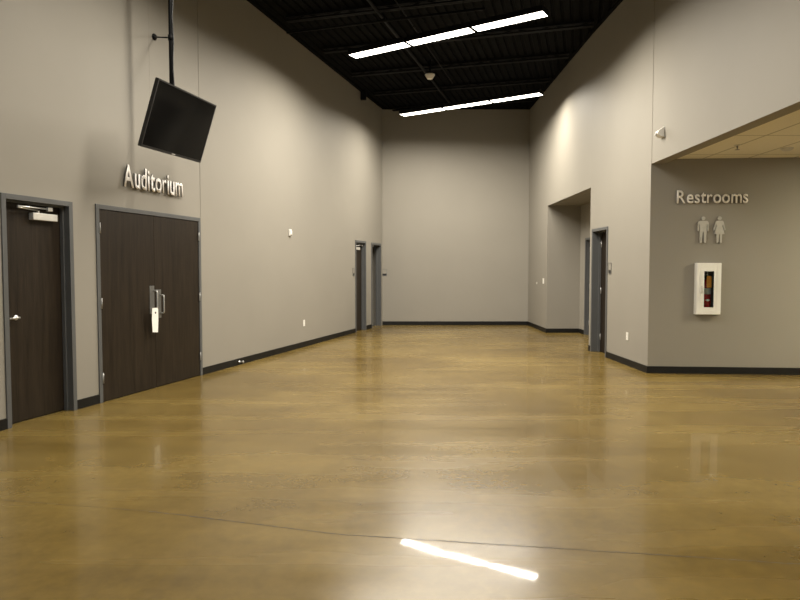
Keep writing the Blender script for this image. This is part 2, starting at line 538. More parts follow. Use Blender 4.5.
# dark room behind the open door by the far corner
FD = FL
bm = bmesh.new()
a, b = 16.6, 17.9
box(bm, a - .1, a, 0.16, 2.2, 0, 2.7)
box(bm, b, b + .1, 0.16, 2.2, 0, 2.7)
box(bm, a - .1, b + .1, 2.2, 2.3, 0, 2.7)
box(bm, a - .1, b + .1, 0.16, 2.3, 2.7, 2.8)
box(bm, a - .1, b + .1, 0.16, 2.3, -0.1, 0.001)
tag(link('wall_dark_room', bm, M['room_shade'], mtx=FL.m), 'unlit room seen through the open far left doorway', 'wall', kind='structure')

# baseboards
skirting('baseboard_left', FL, [(-6.2, D1[0]), (D1[1], DA[0]), (DA[1], D4[0]), (D4[1], D5[0])], 'black rubber baseboard along the left wall')
skirting('baseboard_back', FB, [(0.0, 3.895)], 'black rubber baseboard along the far end wall')
skirting('baseboard_right_far', FR, [(0.0, 2.1)], 'black rubber baseboard between the far corner and the alcove')
skirting('baseboard_alcove', FAB, [(0.0, 0.77)], 'black rubber baseboard inside the alcove')
skirting('baseboard_alcove_side', FAS, [(0.0, D8[0]), (D8[1], 3.2)], 'short black baseboard pieces beside the alcove door')
skirting('baseboard_right', FN, [(0.0, D7[0]), (D7[1], FN.len + .008)], 'black rubber baseboard on the near right wall')
skirting('baseboard_restroom', FQ, [(-0.008, 5.45)], 'black rubber baseboard under the restrooms sign wall')

# ------------------------------------------------------------------ doors
def door_frame(fr, dd, parent, depth, back=0.225):
    s0, s1, zt = dd
    bm = bmesh.new()
    w = 0.05
    y0, y1 = -0.014, back
    box(bm, s0, s0 + w, y0, y1, 0, zt)
    box(bm, s1 - w, s1, y0, y1, 0, zt)
    box(bm, s0 + w, s1 - w, y0, y1, zt - w, zt)
    if depth > 0.03:
        t0, t1 = depth - 0.045, depth - 0.004
    else:
        t0, t1 = depth + 0.05, depth + 0.09
    box(bm, s0 + w, s0 + w + .016, t0, t1, 0, zt - w)
    box(bm, s1 - w - .016, s1 - w, t0, t1, 0, zt - w)
    box(bm, s0 + w + .016, s1 - w - .016, t0, t1, zt - w - .016, zt - w)
    return link('door_frame', bm, M['frame'], parent, fr.m, bevel=0.002)

def leaf(fr, a, b, y, ztop, parent, name='door_leaf'):
    bm = bmesh.new()
    box(bm, a, b, y, y + 0.045, 0.012, ztop)
    o = link(name, bm, M['veneer'], parent, fr.m, bevel=0.0015)
    bm = bmesh.new(); box(bm, a + .002, b - .002, y + 0.006, y + 0.04, 0.0005, 0.0115)
    link('gap_blocker', bm, M['rubber'], o, fr.m)  # black strip added to block daylight leaking in under the leaf
    return o

def hinges(fr, s, y, parent, side=1, zs=(0.27, 1.1, 1.93)):
    for z in zs:
        bm = bmesh.new()
        tube(bm, [(s, y - 0.007, z - 0.055), (s, y - 0.007, z + 0.055)], 0.0058, 10)
        box(bm, s - 0.011, s + 0.011, y - 0.004, y - 0.0005, z - 0.055, z + 0.055)
        lathe(bm, [(0.004, 0), (0.0065, 0.002), (0.004, 0.007)], (s, y - 0.007, z + 0.054), seg=10)
        link('hinge', bm, M['hinge'], parent, fr.m)

def lever(fr, s, y, z, parent, dirn):
    bm = bmesh.new()
    lathe(bm, [(0.026, 0), (0.026, -0.006), (0.02, -0.010), (0.011, -0.011), (0.010, -0.05), (0.004, -0.052)], (s, y, z), 'Y', 20)
    tube(bm, [(s, y - 0.05, z), (s + dirn * 0.03, y - 0.055, z), (s + dirn * 0.12, y - 0.053, z - 0.002)], 0.0095, 10)
    link('lever_handle', bm, M['metal'], parent, fr.m)

def closer(fr, s0, s1, y, z, parent, zt, s_arm, s_foot):
    bm = bmesh.new()
    box(bm, s0, s1, y - 0.06, y - 0.001, z - 0.034, z + 0.034, 0.004)
    c = link('door_closer', bm, M['silver'], parent, fr.m)
    bm = bmesh.new()
    sm = s0 + 0.08
    lathe(bm, [(0.014, 0.0), (0.014, 0.03)], (sm, y - 0.035, z + 0.034), seg=12)
    tube(bm, [(sm, y - 0.035, z + 0.062), (s_arm, y - 0.10, z + 0.066)], 0.0085, 8)
    tube(bm, [(s_arm, y - 0.10, z + 0.078), (s_foot, y - 0.06, z + 0.082)], 0.0075, 8)
    box(bm, s_foot - 0.03, s_foot + 0.03, y - 0.07, y - 0.046, z + 0.062, z + 0.1, 0.003)
    link('closer_arm', bm, M['metal'], c, fr.m)

# door 1, nearest on the left
d1 = tag(empty('door_1', FL.at((D1[0] + D1[1]) / 2)), 'single dark wood door nearest the viewer on the left wall', 'door', kind='structure')
door_frame(FL, D1, d1, 0.10, 0.165)
lf = leaf(FL, D1[0] + .053, D1[1] - .053, 0.10, D1[2] - .054, d1)
lever(FL, D1[0] + .225, 0.10, 1.015, lf, -1.0)
closer(FL, 6.50, 6.80, 0.10, 1.995, lf, D1[2], 6.28, 6.70)

# the auditorium doors
d2 = tag(empty('door_2', FL.at((DA[0] + DA[1]) / 2)), 'pair of dark wood auditorium doors with pull handles on the left wall', 'door', kind='structure')
door_frame(FL, DA, d2, 0.0, 0.165)
mid = 8.262
la = leaf(FL, DA[0] + .053, mid - .002, -0.004, DA[2] - .054, d2)
lb = leaf(FL, mid + .002, DA[1] - .053, -0.004, DA[2] - .054, d2)
hinges(FL, DA[0] + .052, -0.012, la)
hinges(FL, DA[1] - .052, -0.012, lb)
def pull(s, zc, z0, z1, parent, tube0, tube1):
    bm = bmesh.new()
    box(bm, s - 0.045, s + 0.045, -0.0075, -0.0045, z0, z1, 0.001)
    p = link('push_plate', bm, M['plate'], parent, FL.m)
    bm = bmesh.new()
    y = -0.0075
    ps = [(s + 0.025, y, tube1)]
    for k in range(7):
        t = math.pi / 2 * k / 6
        ps.append((s + 0.025, y - 0.035 - 0.02 * math.sin(t), tube1 - 0.02 + 0.02 * math.cos(t)))
    for k in range(7):
        t = math.pi / 2 * k / 6
        ps.append((s + 0.025, y - 0.035 - 0.02 * math.cos(t), tube0 + 0.02 - 0.02 * math.sin(t)))
    ps.append((s + 0.025, y, tube0))
    tube(bm, ps, 0.0095, 10)
    link('pull_handle', bm, M['metal'], p, FL.m)
pull(8.205, 1.14, 0.93, 1.275, la, 0.99, 1.215)
pull(8.335, 1.06, 0.87, 1.225, lb, 0.93, 1.155)

# paper tag hanging from the left pull
bm = bmesh.new()
pts = [(-0.052, 0.0), (0.06, 0.0), (0.062, -0.15), (0.05, -0.305), (-0.052, -0.295), (-0.06, -0.14)]
prism(bm, pts, -0.0006, 0.0006)
pt = tag(link('door_tag', bm, M['paper'], mtx=FL.at(8.175, -0.0665, 1.005)), 'white paper tag hanging from the left pull handle of the double doors', 'tag')
bm = bmesh.new()
lathe(bm, [(0.013, -0.0012), (0.013, -0.0007)], (0.008, 0, -0.06), 'Y', 14)
link('printed_mark', bm, M['black'], pt, FL.at(8.175, -0.0665, 1.005))

# door 3 and 4 by the far left corner
d3 = tag(empty('door_3', FL.at((D4[0] + D4[1]) / 2)), 'closed brown door with a closer, first of the two far left doors', 'door', kind='structure')
door_frame(FL, D4, d3, 0.10, 0.165)
lf = leaf(FL, D4[0] + .053, D4[1] - .053, 0.10, D4[2] - .054, d3)
closer(FL, 15.72, 16.05, 0.10, 1.985, lf, D4[2], 15.85, 16.2)
lever(FL, D4[0] + .10, 0.10, 1.015, lf, 0.6)
d4 = tag(empty('door_4', FL.at((D5[0] + D5[1]) / 2)), 'black open doorway in grey frame beside the far left corner', 'door', kind='structure')
door_frame(FL, D5, d4, 0.12, 0.135)
bm = bmesh.new()
box(bm, D5[0] + .055, D5[0] + .10, 0.175, 0.92, 0.012, D5[2] - .054)
lf = link('door_leaf', bm, M['veneer'], d4, FL.m)
bm = bmesh.new()
box(bm, D5[0] + .30, D5[0] + .36, 0.05, 0.09, 2.07, 2.105, 0.003)
tube(bm, [(D5[0] + .33, 0.07, 2.07), (D5[0] + .2, 0.25, 2.05), (D5[0] + .11, 0.45, 2.03)], 0.008, 8)
link('closer_arm', bm, M['metal'], d4, FL.m)

# door 5, near right wall
d5 = tag(empty('door_5', FN.at((D7[0] + D7[1]) / 2)), 'dark door deep in a grey frame on the near right wall', 'door', kind='structure')
door_frame(FN, D7, d5, 0.15)
lf = leaf(FN, D7[0] + .053, D7[1] - .053, 0.15, D7[2] - .054, d5)
hinges(FN, D7[0] + .066, 0.149, lf)
lever(FN, D7[1] - .12, 0.15, 1.0, lf, -0.7)

# door 6, in the alcove
d6 = tag(empty('door_6', FAS.at((D8[0] + D8[1]) / 2)), 'dark door inside the alcove, mostly hidden by the wall', 'door', kind='structure')
door_frame(FAS, D8, d6, 0.09)
lf = leaf(FAS, D8[0] + .053, D8[1] - .053, 0.09, D8[2] - .054, d6)
lever(FAS, D8[1] - .12, 0.09, 1.0, lf, -0.7)
hinges(FAS, D8[0] + .062, 0.089, lf)

# ------------------------------------------------------------------ roof steel and pipes under the deck
jd = FL.n * -1.0                                    # joists run square to the left wall
def joist_span(y_at_x0):
    """left end on the left wall, right end on the header / right wall"""
    p = Vector((0, y_at_x0, 0))
    # left wall x = .284 y - 5.306
    t = (p.x - (0.28386 * p.y - 5.306)) / (jd.x - 0.28386 * jd.y)
    a = p - jd * (t - 0.02)
    t2 = (3.40 - p.x) / jd.x
    b = p + jd * t2
    if b.y > 16.95: b = p + jd * ((16.95 - p.y) / jd.y)
    if a.y > 16.95:
        a = p + jd * ((16.95 - p.y) / jd.y)
    return a + jd * 0.3, b - jd * 0.12
ys = [-4.0, -2.4, -0.8, 0.8, 2.4, 4.0, 5.6, 7.2, 8.8, 10.35, 12.0, 13.6, 15.2, 16.8]
def ordinal_label(i):
    words = ['nearest', 'second', 'third', 'fourth', 'fifth', 'sixth', 'seventh', 'eighth', 'ninth', 'tenth', 'eleventh', 'twelfth', 'thirteenth', 'farthest']
    return words[i]
for i, y in enumerate(ys):
    a, b = joist_span(y)
    if (b - a).length < 0.4: continue
    j = empty('roof_joist', loc=a + Vector((0, 0, CEIL)))
    tag(j, 'black open web roof joist, %s one counted from the front wall' % ordinal_label(i), 'joist', 'black roof joists under the deck')
    dv = (b - a); ln = dv.length; dv.normalize(); nv = Vector((-dv.y, dv.x, 0))
    mj = Matrix(((dv.x, nv.x, 0, a.x), (dv.y, nv.y, 0, a.y), (0, 0, 1, 0), (0, 0, 0, 1)))
    for z0, z1, nm in ((CEIL - 0.035, CEIL - 0.001, 'top_chord'), (CEIL - 0.10, CEIL - 0.08, 'bottom_chord')):
        bm = bmesh.new()
        box(bm, 0.0, ln, -0.045, -0.006, z0, z1); box(bm, 0.0, ln, 0.006, 0.045, z0, z1)
        link(nm, bm, M['steel_black'], j, mj)
    bm = bmesh.new()
    k = max(2, int(ln / 0.32)); pts = []
    for q in range(k + 1):
        pts.append((0.02 + (ln - 0.04) * q / k, 0, CEIL - (0.02 if q % 2 else 0.09)))
    tube(bm, pts, 0.009, 6)
    link('web_bar', bm, M['steel_black'], j, mj)

# sprinkler main and conduits along the hall
def run(name, x0, y0, y1, z, r, label, cat):
    """parallel to the left wall, passing (x0, y0)"""
    b = Vector((x0, y0, z)); e2 = b + FL.d * ((y1 - y0) / FL.d.y)
    bm = bmesh.new(); tube(bm, [b, e2], r, 12)
    for k in range(1, int((e2 - b).length / 3)):
        p = b + FL.d * (k * 3.0)
        tube(bm, [p - FL.d * 0.04, p + FL.d * 0.04], r * 1.35, 12)
    return tag(link(name, bm, M['steel_black']), label, cat)
run('sprinkler_pipe', -3.55, -1.0, 16.2, 5.53, 0.026, 'black sprinkler pipe running the length of the ceiling, beside the smoke detector', 'pipe')
run('conduit', -3.05, -0.6, 14.2, 5.55, 0.011, 'thin black conduit under the ceiling to the right of the sprinkler pipe', 'pipe')
bm = bmesh.new()
tube(bm, [(-1.9, 10.94, 5.45), (1.3, 9.95, 5.45)], 0.02, 10)
tag(link('sprinkler_branch', bm, M['steel_black']), 'thin black branch pipe crossing the ceiling ahead of the near light', 'pipe')
bm = bmesh.new()
box(bm, -0.93, -0.80, 15.34, 15.42, 5.50, 5.69)
tag(link('beam_bracket', bm, M['steel_black']), 'small black steel bracket at the top of the left wall', 'bracket')

# pendent detector between the two light rows
t = tag(empty('smoke_detector', loc=(0.605, 13.11, 5.40)), 'small pale cone shaped detector hanging between the two light rows', 'detector')
bm = bmesh.new(); lathe(bm, [(0.055, -0.08), (0.06, -0.07), (0.10, -0.01), (0.10, 0.012), (0.06, 0.014)], seg=24)
link('head', bm, M['white'], t)
bm = bmesh.new(); lathe(bm, [(0.045, 0.014), (0.045, 0.04), (0.014, 0.045), (0.014, 0.335)], seg=14)
link('stem', bm, M['steel_black'], t)

# ------------------------------------------------------------------ linear lights
FD_ = Vector((0.843, -0.538, 0)).normalized()
LZ = 5.08
def make_row():
    root = empty('linear_light')
    seg, gap, w = 1.108, 0.038, 0.236
    for k in range(3):
        x0 = k * (seg + gap); x1 = x0 + seg
        bm = bmesh.new()
        box(bm, x0, x1, -w / 2, -w / 2 + 0.006, 0.0, 0.085)
        box(bm, x0, x1, w / 2 - 0.006, w / 2, 0.0, 0.085)
        box(bm, x0, x0 + 0.006, -w / 2 + .006, w / 2 - .006, 0.0, 0.085)
        box(bm, x1 - 0.006, x1, -w / 2 + .006, w / 2 - .006, 0.0, 0.085)
        box(bm, x0 + .006, x1 - .006, -w / 2 + .006, w / 2 - .006, 0.079, 0.085)
        h = link('housing', bm, M['steel_black'], root)
        bm = bmesh.new()
        box(bm, x0 + .008, x1 - .008, -w / 2 + .008, w / 2 - .008, 0.004, 0.012)
        link('diffuser', bm, M['tube'], h)
        la = bpy.data.lights.get('lamp') or bpy.data.lights.new('lamp', 'AREA')
        la.shape = 'RECTANGLE'; la.size = seg - 0.02; la.size_y = w - 0.02
        la.energy = LAMP_W; la.color = LAMP_COL; la.spread = math.radians(SPREAD)
        lo = bpy.data.objects.new('lamp', la); C.objects.link(lo); lo.parent = h
        lo.location = ((x0 + x1) / 2, 0, 0.0025)
        for xx in (x0 + 0.15, x1 - 0.15):
            bm = bmesh.new()
            tube(bm, [(xx, 0, 0.085), (xx, 0, CEIL + 0.02 - LZ)], 0.003, 6)
            link('hanging_cable', bm, M['steel_black'], root)
    return root
ends = [((-0.813, 11.033), 'nearer of the two lit linear light rows in view under the black ceiling'),
        ((0.042, 15.163), 'farther lit linear light row, close to the far end wall'),
        ((-1.678, 6.903), 'lit linear light row just above the top of the view'),
        ((-2.546, 2.772), 'lit linear light row over the foreground'),
        ((-3.395, -1.358), 'lit linear light row behind the viewer')]
proto = make_row()
for i, (p, lab) in enumerate(ends):
    o = proto if i == 0 else copy_tree(proto)
    o.location = (p[0], p[1], LZ)
    o.rotation_euler = (0, 0, math.atan2(FD_.y, FD_.x))
    tag(o, lab, 'light', 'hanging linear lights')
    ld = bpy.data.lights['lamp'].copy(); ld.energy = LAMP_W * ROW_POWER[i]
    for h in o.children:
        for c in h.children:
            if c.type == 'LIGHT': c.data = ld

# troffers in the tile ceiling, round the corner
def make_troffer():
    r = empty('ceiling_light')
    bm = bmesh.new()
    for q in ((-.3, -.27, -.6, .6), (.27, .3, -.6, .6), (-.27, .27, -.6, -.57), (-.27, .27, .57, .6)):
        box(bm, q[0], q[1], q[2], q[3], -0.012, 0.0)
    link('frame', bm, M['white'], r)
    bm = bmesh.new(); box(bm, -.27, .27, -.57, .57, -0.008, -0.001)
    link('diffuser', bm, M['troffer'], r)
    return r
tp = make_troffer()
for i, (x, y, lab) in enumerate([(6.955, 6.85, 'lit troffer in the tile ceiling nearest the restroom wall'),
                                 (6.955, 3.19, 'lit troffer in the tile ceiling midway along the restroom side'),
                                 (6.955, -1.7, 'lit troffer in the tile ceiling nearest the front windows')]):
    o = tp if i == 0 else copy_tree(tp)
    o.location = (x, y, TILE)
    tag(o, lab, 'light', 'troffers in the tile ceiling')

# ------------------------------------------------------------------ hanging television
def tv():
    c = Vector((-2.428, 7.20, 3.087)); a, t, ro = 1.386, 0.329, 0.027
    n = Vector((math.sin(a) * math.cos(t), -math.cos(a) * math.cos(t), -math.sin(t)))
    w = Vector((math.cos(a), math.sin(a), 0)); up = n.cross(w)
    w2 = w * math.cos(ro) + up * math.sin(ro); u2 = up * math.cos(ro) - w * math.sin(ro)
    y = -n                                           # local y points to the back of the set
    m = Matrix(((w2.x, y.x, u2.x, c.x), (w2.y, y.y, u2.y, c.y), (w2.z, y.z, u2.z, c.z), (0, 0, 0, 1)))
    root = empty('hanging_television', loc=c)
    tag(root, 'black flat screen television tilted down on a ceiling pole above the double doors', 'television')
    W, H = 1.23, 0.71
    bm = bmesh.new()
    bz = 0.016
    box(bm, -W / 2, W / 2, 0, 0.035, H / 2 - bz, H / 2)
    box(bm, -W / 2, W / 2, 0, 0.035, -H / 2, -H / 2 + 0.026)
    box(bm, -W / 2, -W / 2 + bz, 0, 0.035, -H / 2 + 0.026, H / 2 - bz)
    box(bm, W / 2 - bz, W / 2, 0, 0.035, -H / 2 + 0.026, H / 2 - bz)
    link('bezel', bm, M['black'], root, m)
    bm = bmesh.new(); box(bm, -W / 2 + bz, W / 2 - bz, 0.003, 0.03, -H / 2 + 0.026, H / 2 - bz)
    link('screen', bm, M['screen'], root, m)
    bm = bmesh.new()
    box(bm, -W / 2 + .004, W / 2 - .004, 0.03, 0.042, -H / 2 + .004, H / 2 - .004)
    box(bm, -W / 2 + .18, W / 2 - .18, 0.042, 0.075, -H / 2 + .03, H / 2 - .16, 0.01)
    link('back_cover', bm, M['black'], root, m)
    bm = bmesh.new(); box(bm, -0.035, 0.035, -0.0012, 0.0, -H / 2 + 0.009, -H / 2 + 0.017)
    link('emblem', bm, M['silver'], root, m)
    bm = bmesh.new()
    box(bm, -0.2, -0.16, 0.075, 0.10, -0.22, 0.22)
    box(bm, 0.16, 0.2, 0.075, 0.10, -0.22, 0.22)
    box(bm, -0.2, 0.2, 0.10, 0.115, -0.06, 0.06)
    link('mount_bracket', bm, M['steel_black'], root, m)
    # pole from the deck
    bp = m @ Vector((0.05, 0.15, 0.0))
    bm = bmesh.new()
    tube(bm, [(bp.x, bp.y, bp.z - 0.06), (bp.x, bp.y, CEIL + 0.05)], 0.024, 16)
    I4 = Matrix.Identity(4)
    pole = link('pole', bm, M['steel_black'], root, I4)
    bm = bmesh.new()
    lathe(bm, [(0.075, CEIL - 0.012), (0.075, CEIL + 0.05)], (bp.x, bp.y, 0), seg=20)
    link('ceiling_flange', bm, M['steel_black'], pole, I4)
    bm = bmesh.new()
    q = m @ Vector((0.05, 0.108, 0.0))
    tube(bm, [q, bp], 0.03, 12)
    link('tilt_arm', bm, M['steel_black'], root, I4)
    # cable tied along the pole
    bm = bmesh.new()
    pts = []
    for k in range(16):
        z = bp.z + 0.25 + k * (CEIL - bp.z - 0.3) / 15
        pts.append((bp.x + 0.03 + 0.006 * math.sin(k * 1.9), bp.y - 0.018, z))
    tube(bm, pts, 0.006, 6)
    link('cable', bm, M['black'], pole, I4)
    # wall brace
    we = FL.m @ Vector((8.338, -0.004, 4.335))
    z0 = 4.06
    bm = bmesh.new(); tube(bm, [(bp.x, bp.y, z0), (we.x, we.y, we.z)], 0.008, 8)
    br = link('brace', bm, M['steel_black'], root, I4)
    bm = bmesh.new(); lathe(bm, [(0.04, 0.0), (0.04, -0.012), (0.02, -0.03)], (8.338, -0.001, 4.335), 'Y', 16)
    link('wall_flange', bm, M['steel_black'], br, FL.m)
    bm = bmesh.new(); tube(bm, [(bp.x, bp.y, z0 - 0.03), (bp.x, bp.y, z0 + 0.03)], 0.032, 16)
    link('clamp', bm, M['steel_black'], br, I4)
tv()

# ------------------------------------------------------------------ lettering
def glyph(ch, bold):
    cu = bpy.data.curves.new('glyph', 'FONT')
    cu.body = ch
    cu.size = 1.0
    cu.offset = bold
    cu.extrude = 0.0
    cu.resolution_u = 5
    cu.fill_mode = 'FRONT'
    ob = bpy.data.objects.new('glyph', cu)
    C.objects.link(ob)
    dg = bpy.context.evaluated_depsgraph_get()
    me = bpy.data.meshes.new_from_object(ob.evaluated_get(dg))
    bpy.data.objects.remove(ob); bpy.data.curves.remove(cu)
    return me

def sign_text(name, text, fr, s0, s1, z, cap, thick, stand, bold, gap, mat, label, lab_cat='sign'):
    ms = [glyph(c, bold * (0.35 if c == 'r' else 1)) for c in text]
    side = M['letter_side']
    ref = glyph('A' if 'A' in text else 'R', bold)
    capn = max(v.co.y for v in ref.vertices) - min(0, min(v.co.y for v in ref.vertices))
    bpy.data.meshes.remove(ref)
    ext = [(min(v.co.x for v in m.vertices), max(v.co.x for v in m.vertices)) for m in ms]
    tight = {'t': -0.015, 'r': 0.0}
    pos = []; x = 0
    for c, (a, b) in zip(text, ext):
        if pos: x += gap + tight.get(c, 0) + (-0.02 if c in 'o' else 0)
        pos.append(x - a); x += b - a
        if c == 't': x -= 0.02
    kx = (s1 - s0) / x; kz = cap / capn
    root = empty(name, fr.at(s0, 0, z))
    tag(root, label, lab_cat)
    for c, m, px in zip(text, ms, pos):
        bm = bmesh.new(); bm.from_mesh(m)
        bpy.data.meshes.remove(m)
        bmesh.ops.remove_doubles(bm, verts=bm.verts, dist=1e-5)
        for v in bm.verts:
            v.co = Vector(((v.co.x + px) * kx, -stand - thick, v.co.y * kz))
        r = bmesh.ops.extrude_face_region(bm, geom=bm.faces[:])
        for g in r['geom']:
            if isinstance(g, bmesh.types.BMVert): g.co.y += thick
        # studs that carry the letter on the wall
        big = max((f for f in bm.faces if abs(f.normal.y) > 0.9), key=lambda f: f.calc_area()).calc_center_median()
        box(bm, big.x - 0.003, big.x + 0.003, -stand - 0.004, 0.0, big.z - 0.003, big.z + 0.003)
        bmesh.ops.recalc_face_normals(bm, faces=bm.faces)
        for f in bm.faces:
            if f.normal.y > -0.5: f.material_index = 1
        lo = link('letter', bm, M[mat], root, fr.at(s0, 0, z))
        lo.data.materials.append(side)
    return root

sign_text('auditorium_sign', 'Auditorium', FL, 7.70, 8.835, 2.437, 0.26, 0.016, 0.02, 0.02, 0.075, 'letter',
          'raised silver letters spelling Auditorium above the double doors')
sign_text('restrooms_sign', 'Restrooms', FQ, 0.348, 1.31, 2.405, 0.183, 0.02, 0.012, 0.016, 0.065, 'letter',
          'raised silver letters spelling Restrooms on the right wall')

# restroom figures
def disc(cx, cz, r, n=24):
    return [(cx + r * math.cos(2 * math.pi * k / n), cz + r * math.sin(2 * math.pi * k / n)) for k in range(n)]
def figure(name, fr, s, z, h, woman, label):
    root = tag(empty(name, fr.at(s, 0, z)), label, 'sign')
    mt = fr.at(s, 0, z)
    y0, y1 = -0.034, -0.016
    bm = bmesh.new()
    prism(bm, disc(0, 0.925 * h, 0.068 * h), y0, y1)
    link('head', bm, M['letter_grey'], root, mt)
    bm = bmesh.new()
    if not woman:
        half = [(0.0, 0.83), (0.17, 0.83), (0.215, 0.80), (0.235, 0.75), (0.24, 0.46), (0.215, 0.435), (0.185, 0.46), (0.175, 0.70),
                (0.15, 0.70), (0.145, 0.03), (0.12, 0.0), (0.075, 0.0), (0.05, 0.03), (0.02, 0.42), (0.0, 0.42)]
    else:
        half = [(0.0, 0.83), (0.12, 0.83), (0.165, 0.80), (0.27, 0.50), (0.255, 0.465), (0.22, 0.475), (0.14, 0.68),
                (0.12, 0.66), (0.225, 0.33), (0.115, 0.33), (0.115, 0.03), (0.095, 0.0), (0.055, 0.0), (0.03, 0.03), (0.022, 0.33), (0.0, 0.33)]
    half = [(x * 0.82, zz) for x, zz in half]
    poly = [(x * h, zz * h) for x, zz in half] + [(-x * h, zz * h) for x, zz in half[::-1] if x > 0]
    prism(bm, poly, y0, y1)
    box(bm, -0.03 * h, 0.03 * h, y1, 0.0, 0.55 * h, 0.62 * h)
    link('body', bm, M['letter_grey'], root, mt)
    bm = bmesh.new(); box(bm, -0.01, 0.01, y1, 0.0, 0.9 * h, 0.95 * h)
    link('stud', bm, M['letter_grey'], root, mt)
figure('man_symbol', FQ, 0.716, 1.848, 0.372, False, 'raised metal figure of a man under the Restrooms letters')
figure('woman_symbol', FQ, 0.936, 1.848, 0.372, True, 'raised metal figure of a woman in a skirt under the Restrooms letters')

# ------------------------------------------------------------------ fire extinguisher cabinet
def cabinet():
    s0, s1, z0, z1 = 0.620, 0.952, 0.848, 1.568
    mt = FQ.at(s0, 0, z0)
    w, h = s1 - s0, z1 - z0
    root = tag(empty('extinguisher_cabinet', mt), 'white wall cabinet with a tall glass window on the restroom wall', 'cabinet')
    bm = bmesh.new()
    p = -0.085                                       # front of the box
    box(bm, 0, 0.016, p, -0.0005, 0, h); box(bm, w - 0.016, w, p, -0.0005, 0, h)
    box(bm, 0.016, w - 0.016, p, -0.0005, 0, 0.016); box(bm, 0.016, w - 0.016, p, -0.0005, h - 0.016, h)
    link('box_body', bm, M['cabinet'], root, mt, bevel=0.002)
    bm = bmesh.new()
    a, b, c, d_ = 0.022, w - 0.022, 0.026, h - 0.026  # tub recessed in the wall
    box(bm, a, a + .006, 0.0, 0.105, c, d_); box(bm, b - .006, b, 0.0, 0.105, c, d_)
    box(bm, a + .006, b - .006, 0.0, 0.105, c, c + .006); box(bm, a + .006, b - .006, 0.0, 0.105, d_ - .006, d_)
    box(bm, a + .006, b - .006, 0.099, 0.105, c + .006, d_ - .006)
    link('inner_tub', bm, M['cab_inside'], root, mt)
    # door: outer leaf, raised inner frame, window
    wx0, wx1, wz0, wz1 = 0.098, 0.232, 0.10, 0.605
    bm = bmesh.new()
    for q in rects(0.004, w - 0.004, 0.004, h - 0.004, [(wx0, wx1, wz0, wz1)]):
        box(bm, q[0], q[1], p - 0.014, p - 0.001, q[2], q[3])
    for (x0, x1, c0, c1) in ((0.05, 0.058, 0.045, h - 0.045), (w - 0.058, w - 0.05, 0.045, h - 0.045), (0.058, w - 0.058, 0.045, 0.053), (0.058, w - 0.058, h - 0.053, h - 0.045)):
        box(bm, x0, x1, p - 0.021, p - 0.014, c0, c1)
    for (x0, x1, c0, c1) in ((wx0 - .014, wx0, wz0 - .014, wz1 + .014), (wx1, wx1 + .014, wz0 - .014, wz1 + .014), (wx0, wx1, wz0 - .014, wz0), (wx0, wx1, wz1, wz1 + .014)):
        box(bm, x0, x1, p - 0.019, p - 0.014, c0, c1)
    dr = link('cabinet_door', bm, M['cabinet'], root, mt, bevel=0.001)
    bm = bmesh.new(); box(bm, wx0, wx1, p - 0.010, p - 0.006, wz0, wz1)
    link('window_pane', bm, M['glass'], dr, mt)
    bm = bmesh.new()
    box(bm, 0.058, 0.076, p - 0.018, p - 0.014, 0.29, 0.40)
    tube(bm, [(0.067, p - 0.016, 0.385), (0.067, p - 0.036, 0.38), (0.067, p - 0.036, 0.31), (0.067, p - 0.016, 0.305)], 0.005, 8)
    link('pull_handle', bm, M['silver'], dr, mt)
    # extinguisher
    ex = tag(empty('fire_extinguisher', FQ.at(s0 + 0.172, 0.02, z0 + 0.0325)), 'red fire extinguisher with orange tag inside the white wall cabinet', 'fire extinguisher')
    me = FQ.at(s0 + 0.172, 0.02, z0 + 0.0325)
    bm = bmesh.new()
    lathe(bm, [(0.058, 0.0), (0.062, 0.006), (0.062, 0.37), (0.058, 0.40), (0.044, 0.43), (0.022, 0.448), (0.018, 0.46)], seg=28)
    link('cylinder', bm, M['red'], ex, me)
    bm = bmesh.new()
    lathe(bm, [(0.02, 0.455), (0.02, 0.50), (0.012, 0.505)], seg=14)
    box(bm, -0.014, 0.014, -0.03, 0.03, 0.50, 0.515)
    prism(bm, [(-0.07, 0.53), (0.04, 0.545), (0.045, 0.555), (-0.07, 0.548)], -0.01, 0.01)
    link('valve', bm, M['black'], ex, me)
    bm = bmesh.new(); prism(bm, [(0.01, 0.56), (0.085, 0.572), (0.085, 0.585), (0.01, 0.576)], -0.011, 0.011)
    box(bm, 0.01, 0.02, -0.01, 0.01, 0.515, 0.562)
    link('squeeze_lever', bm, M['silver'], ex, me)
    bm = bmesh.new(); tube(bm, [(-0.02, 0, 0.49), (-0.06, 0, 0.47), (-0.071, 0, 0.40), (-0.072, 0, 0.12)], 0.008, 8)
    link('hose', bm, M['black'], ex, me)
    bm = bmesh.new()
    def band(bm, z0, z1, r, a0, a1, n=14):
        prev = None
        for k in range(n + 1):
            t = a0 + (a1 - a0) * k / n
            co = [(rr * math.sin(t), -rr * math.cos(t), z) for rr in (r, r + 0.0012) for z in (z0, z1)]
            cur = [bm.verts.new(q) for q in co]
            if prev:
                bm.faces.new((prev[2], prev[3], cur[3], cur[2])); bm.faces.new((prev[0], cur[0], cur[1], prev[1]))
                bm.faces.new((prev[1], cur[1], cur[3], prev[3])); bm.faces.new((prev[0], prev[2], cur[2], cur[0]))
            prev = cur
    band(bm, 0.25, 0.335, 0.0622, -1.2, 1.2)
    link('label', bm, M['label'], ex, me)
    bm = bmesh.new()
    prism(bm, [(-0.036, 0.168), (0, 0.152), (0.036, 0.168), (0, 0.184)], -0.0655, -0.0632)
    link('diamond_mark', bm, M['paper'], ex, me)
    bm = bmesh.new()
    prism(bm, [(-0.02, 0.342), (0.045, 0.342), (0.045, 0.496), (0.034, 0.508), (-0.01, 0.508), (-0.02, 0.496)], -0.0705, -0.069)
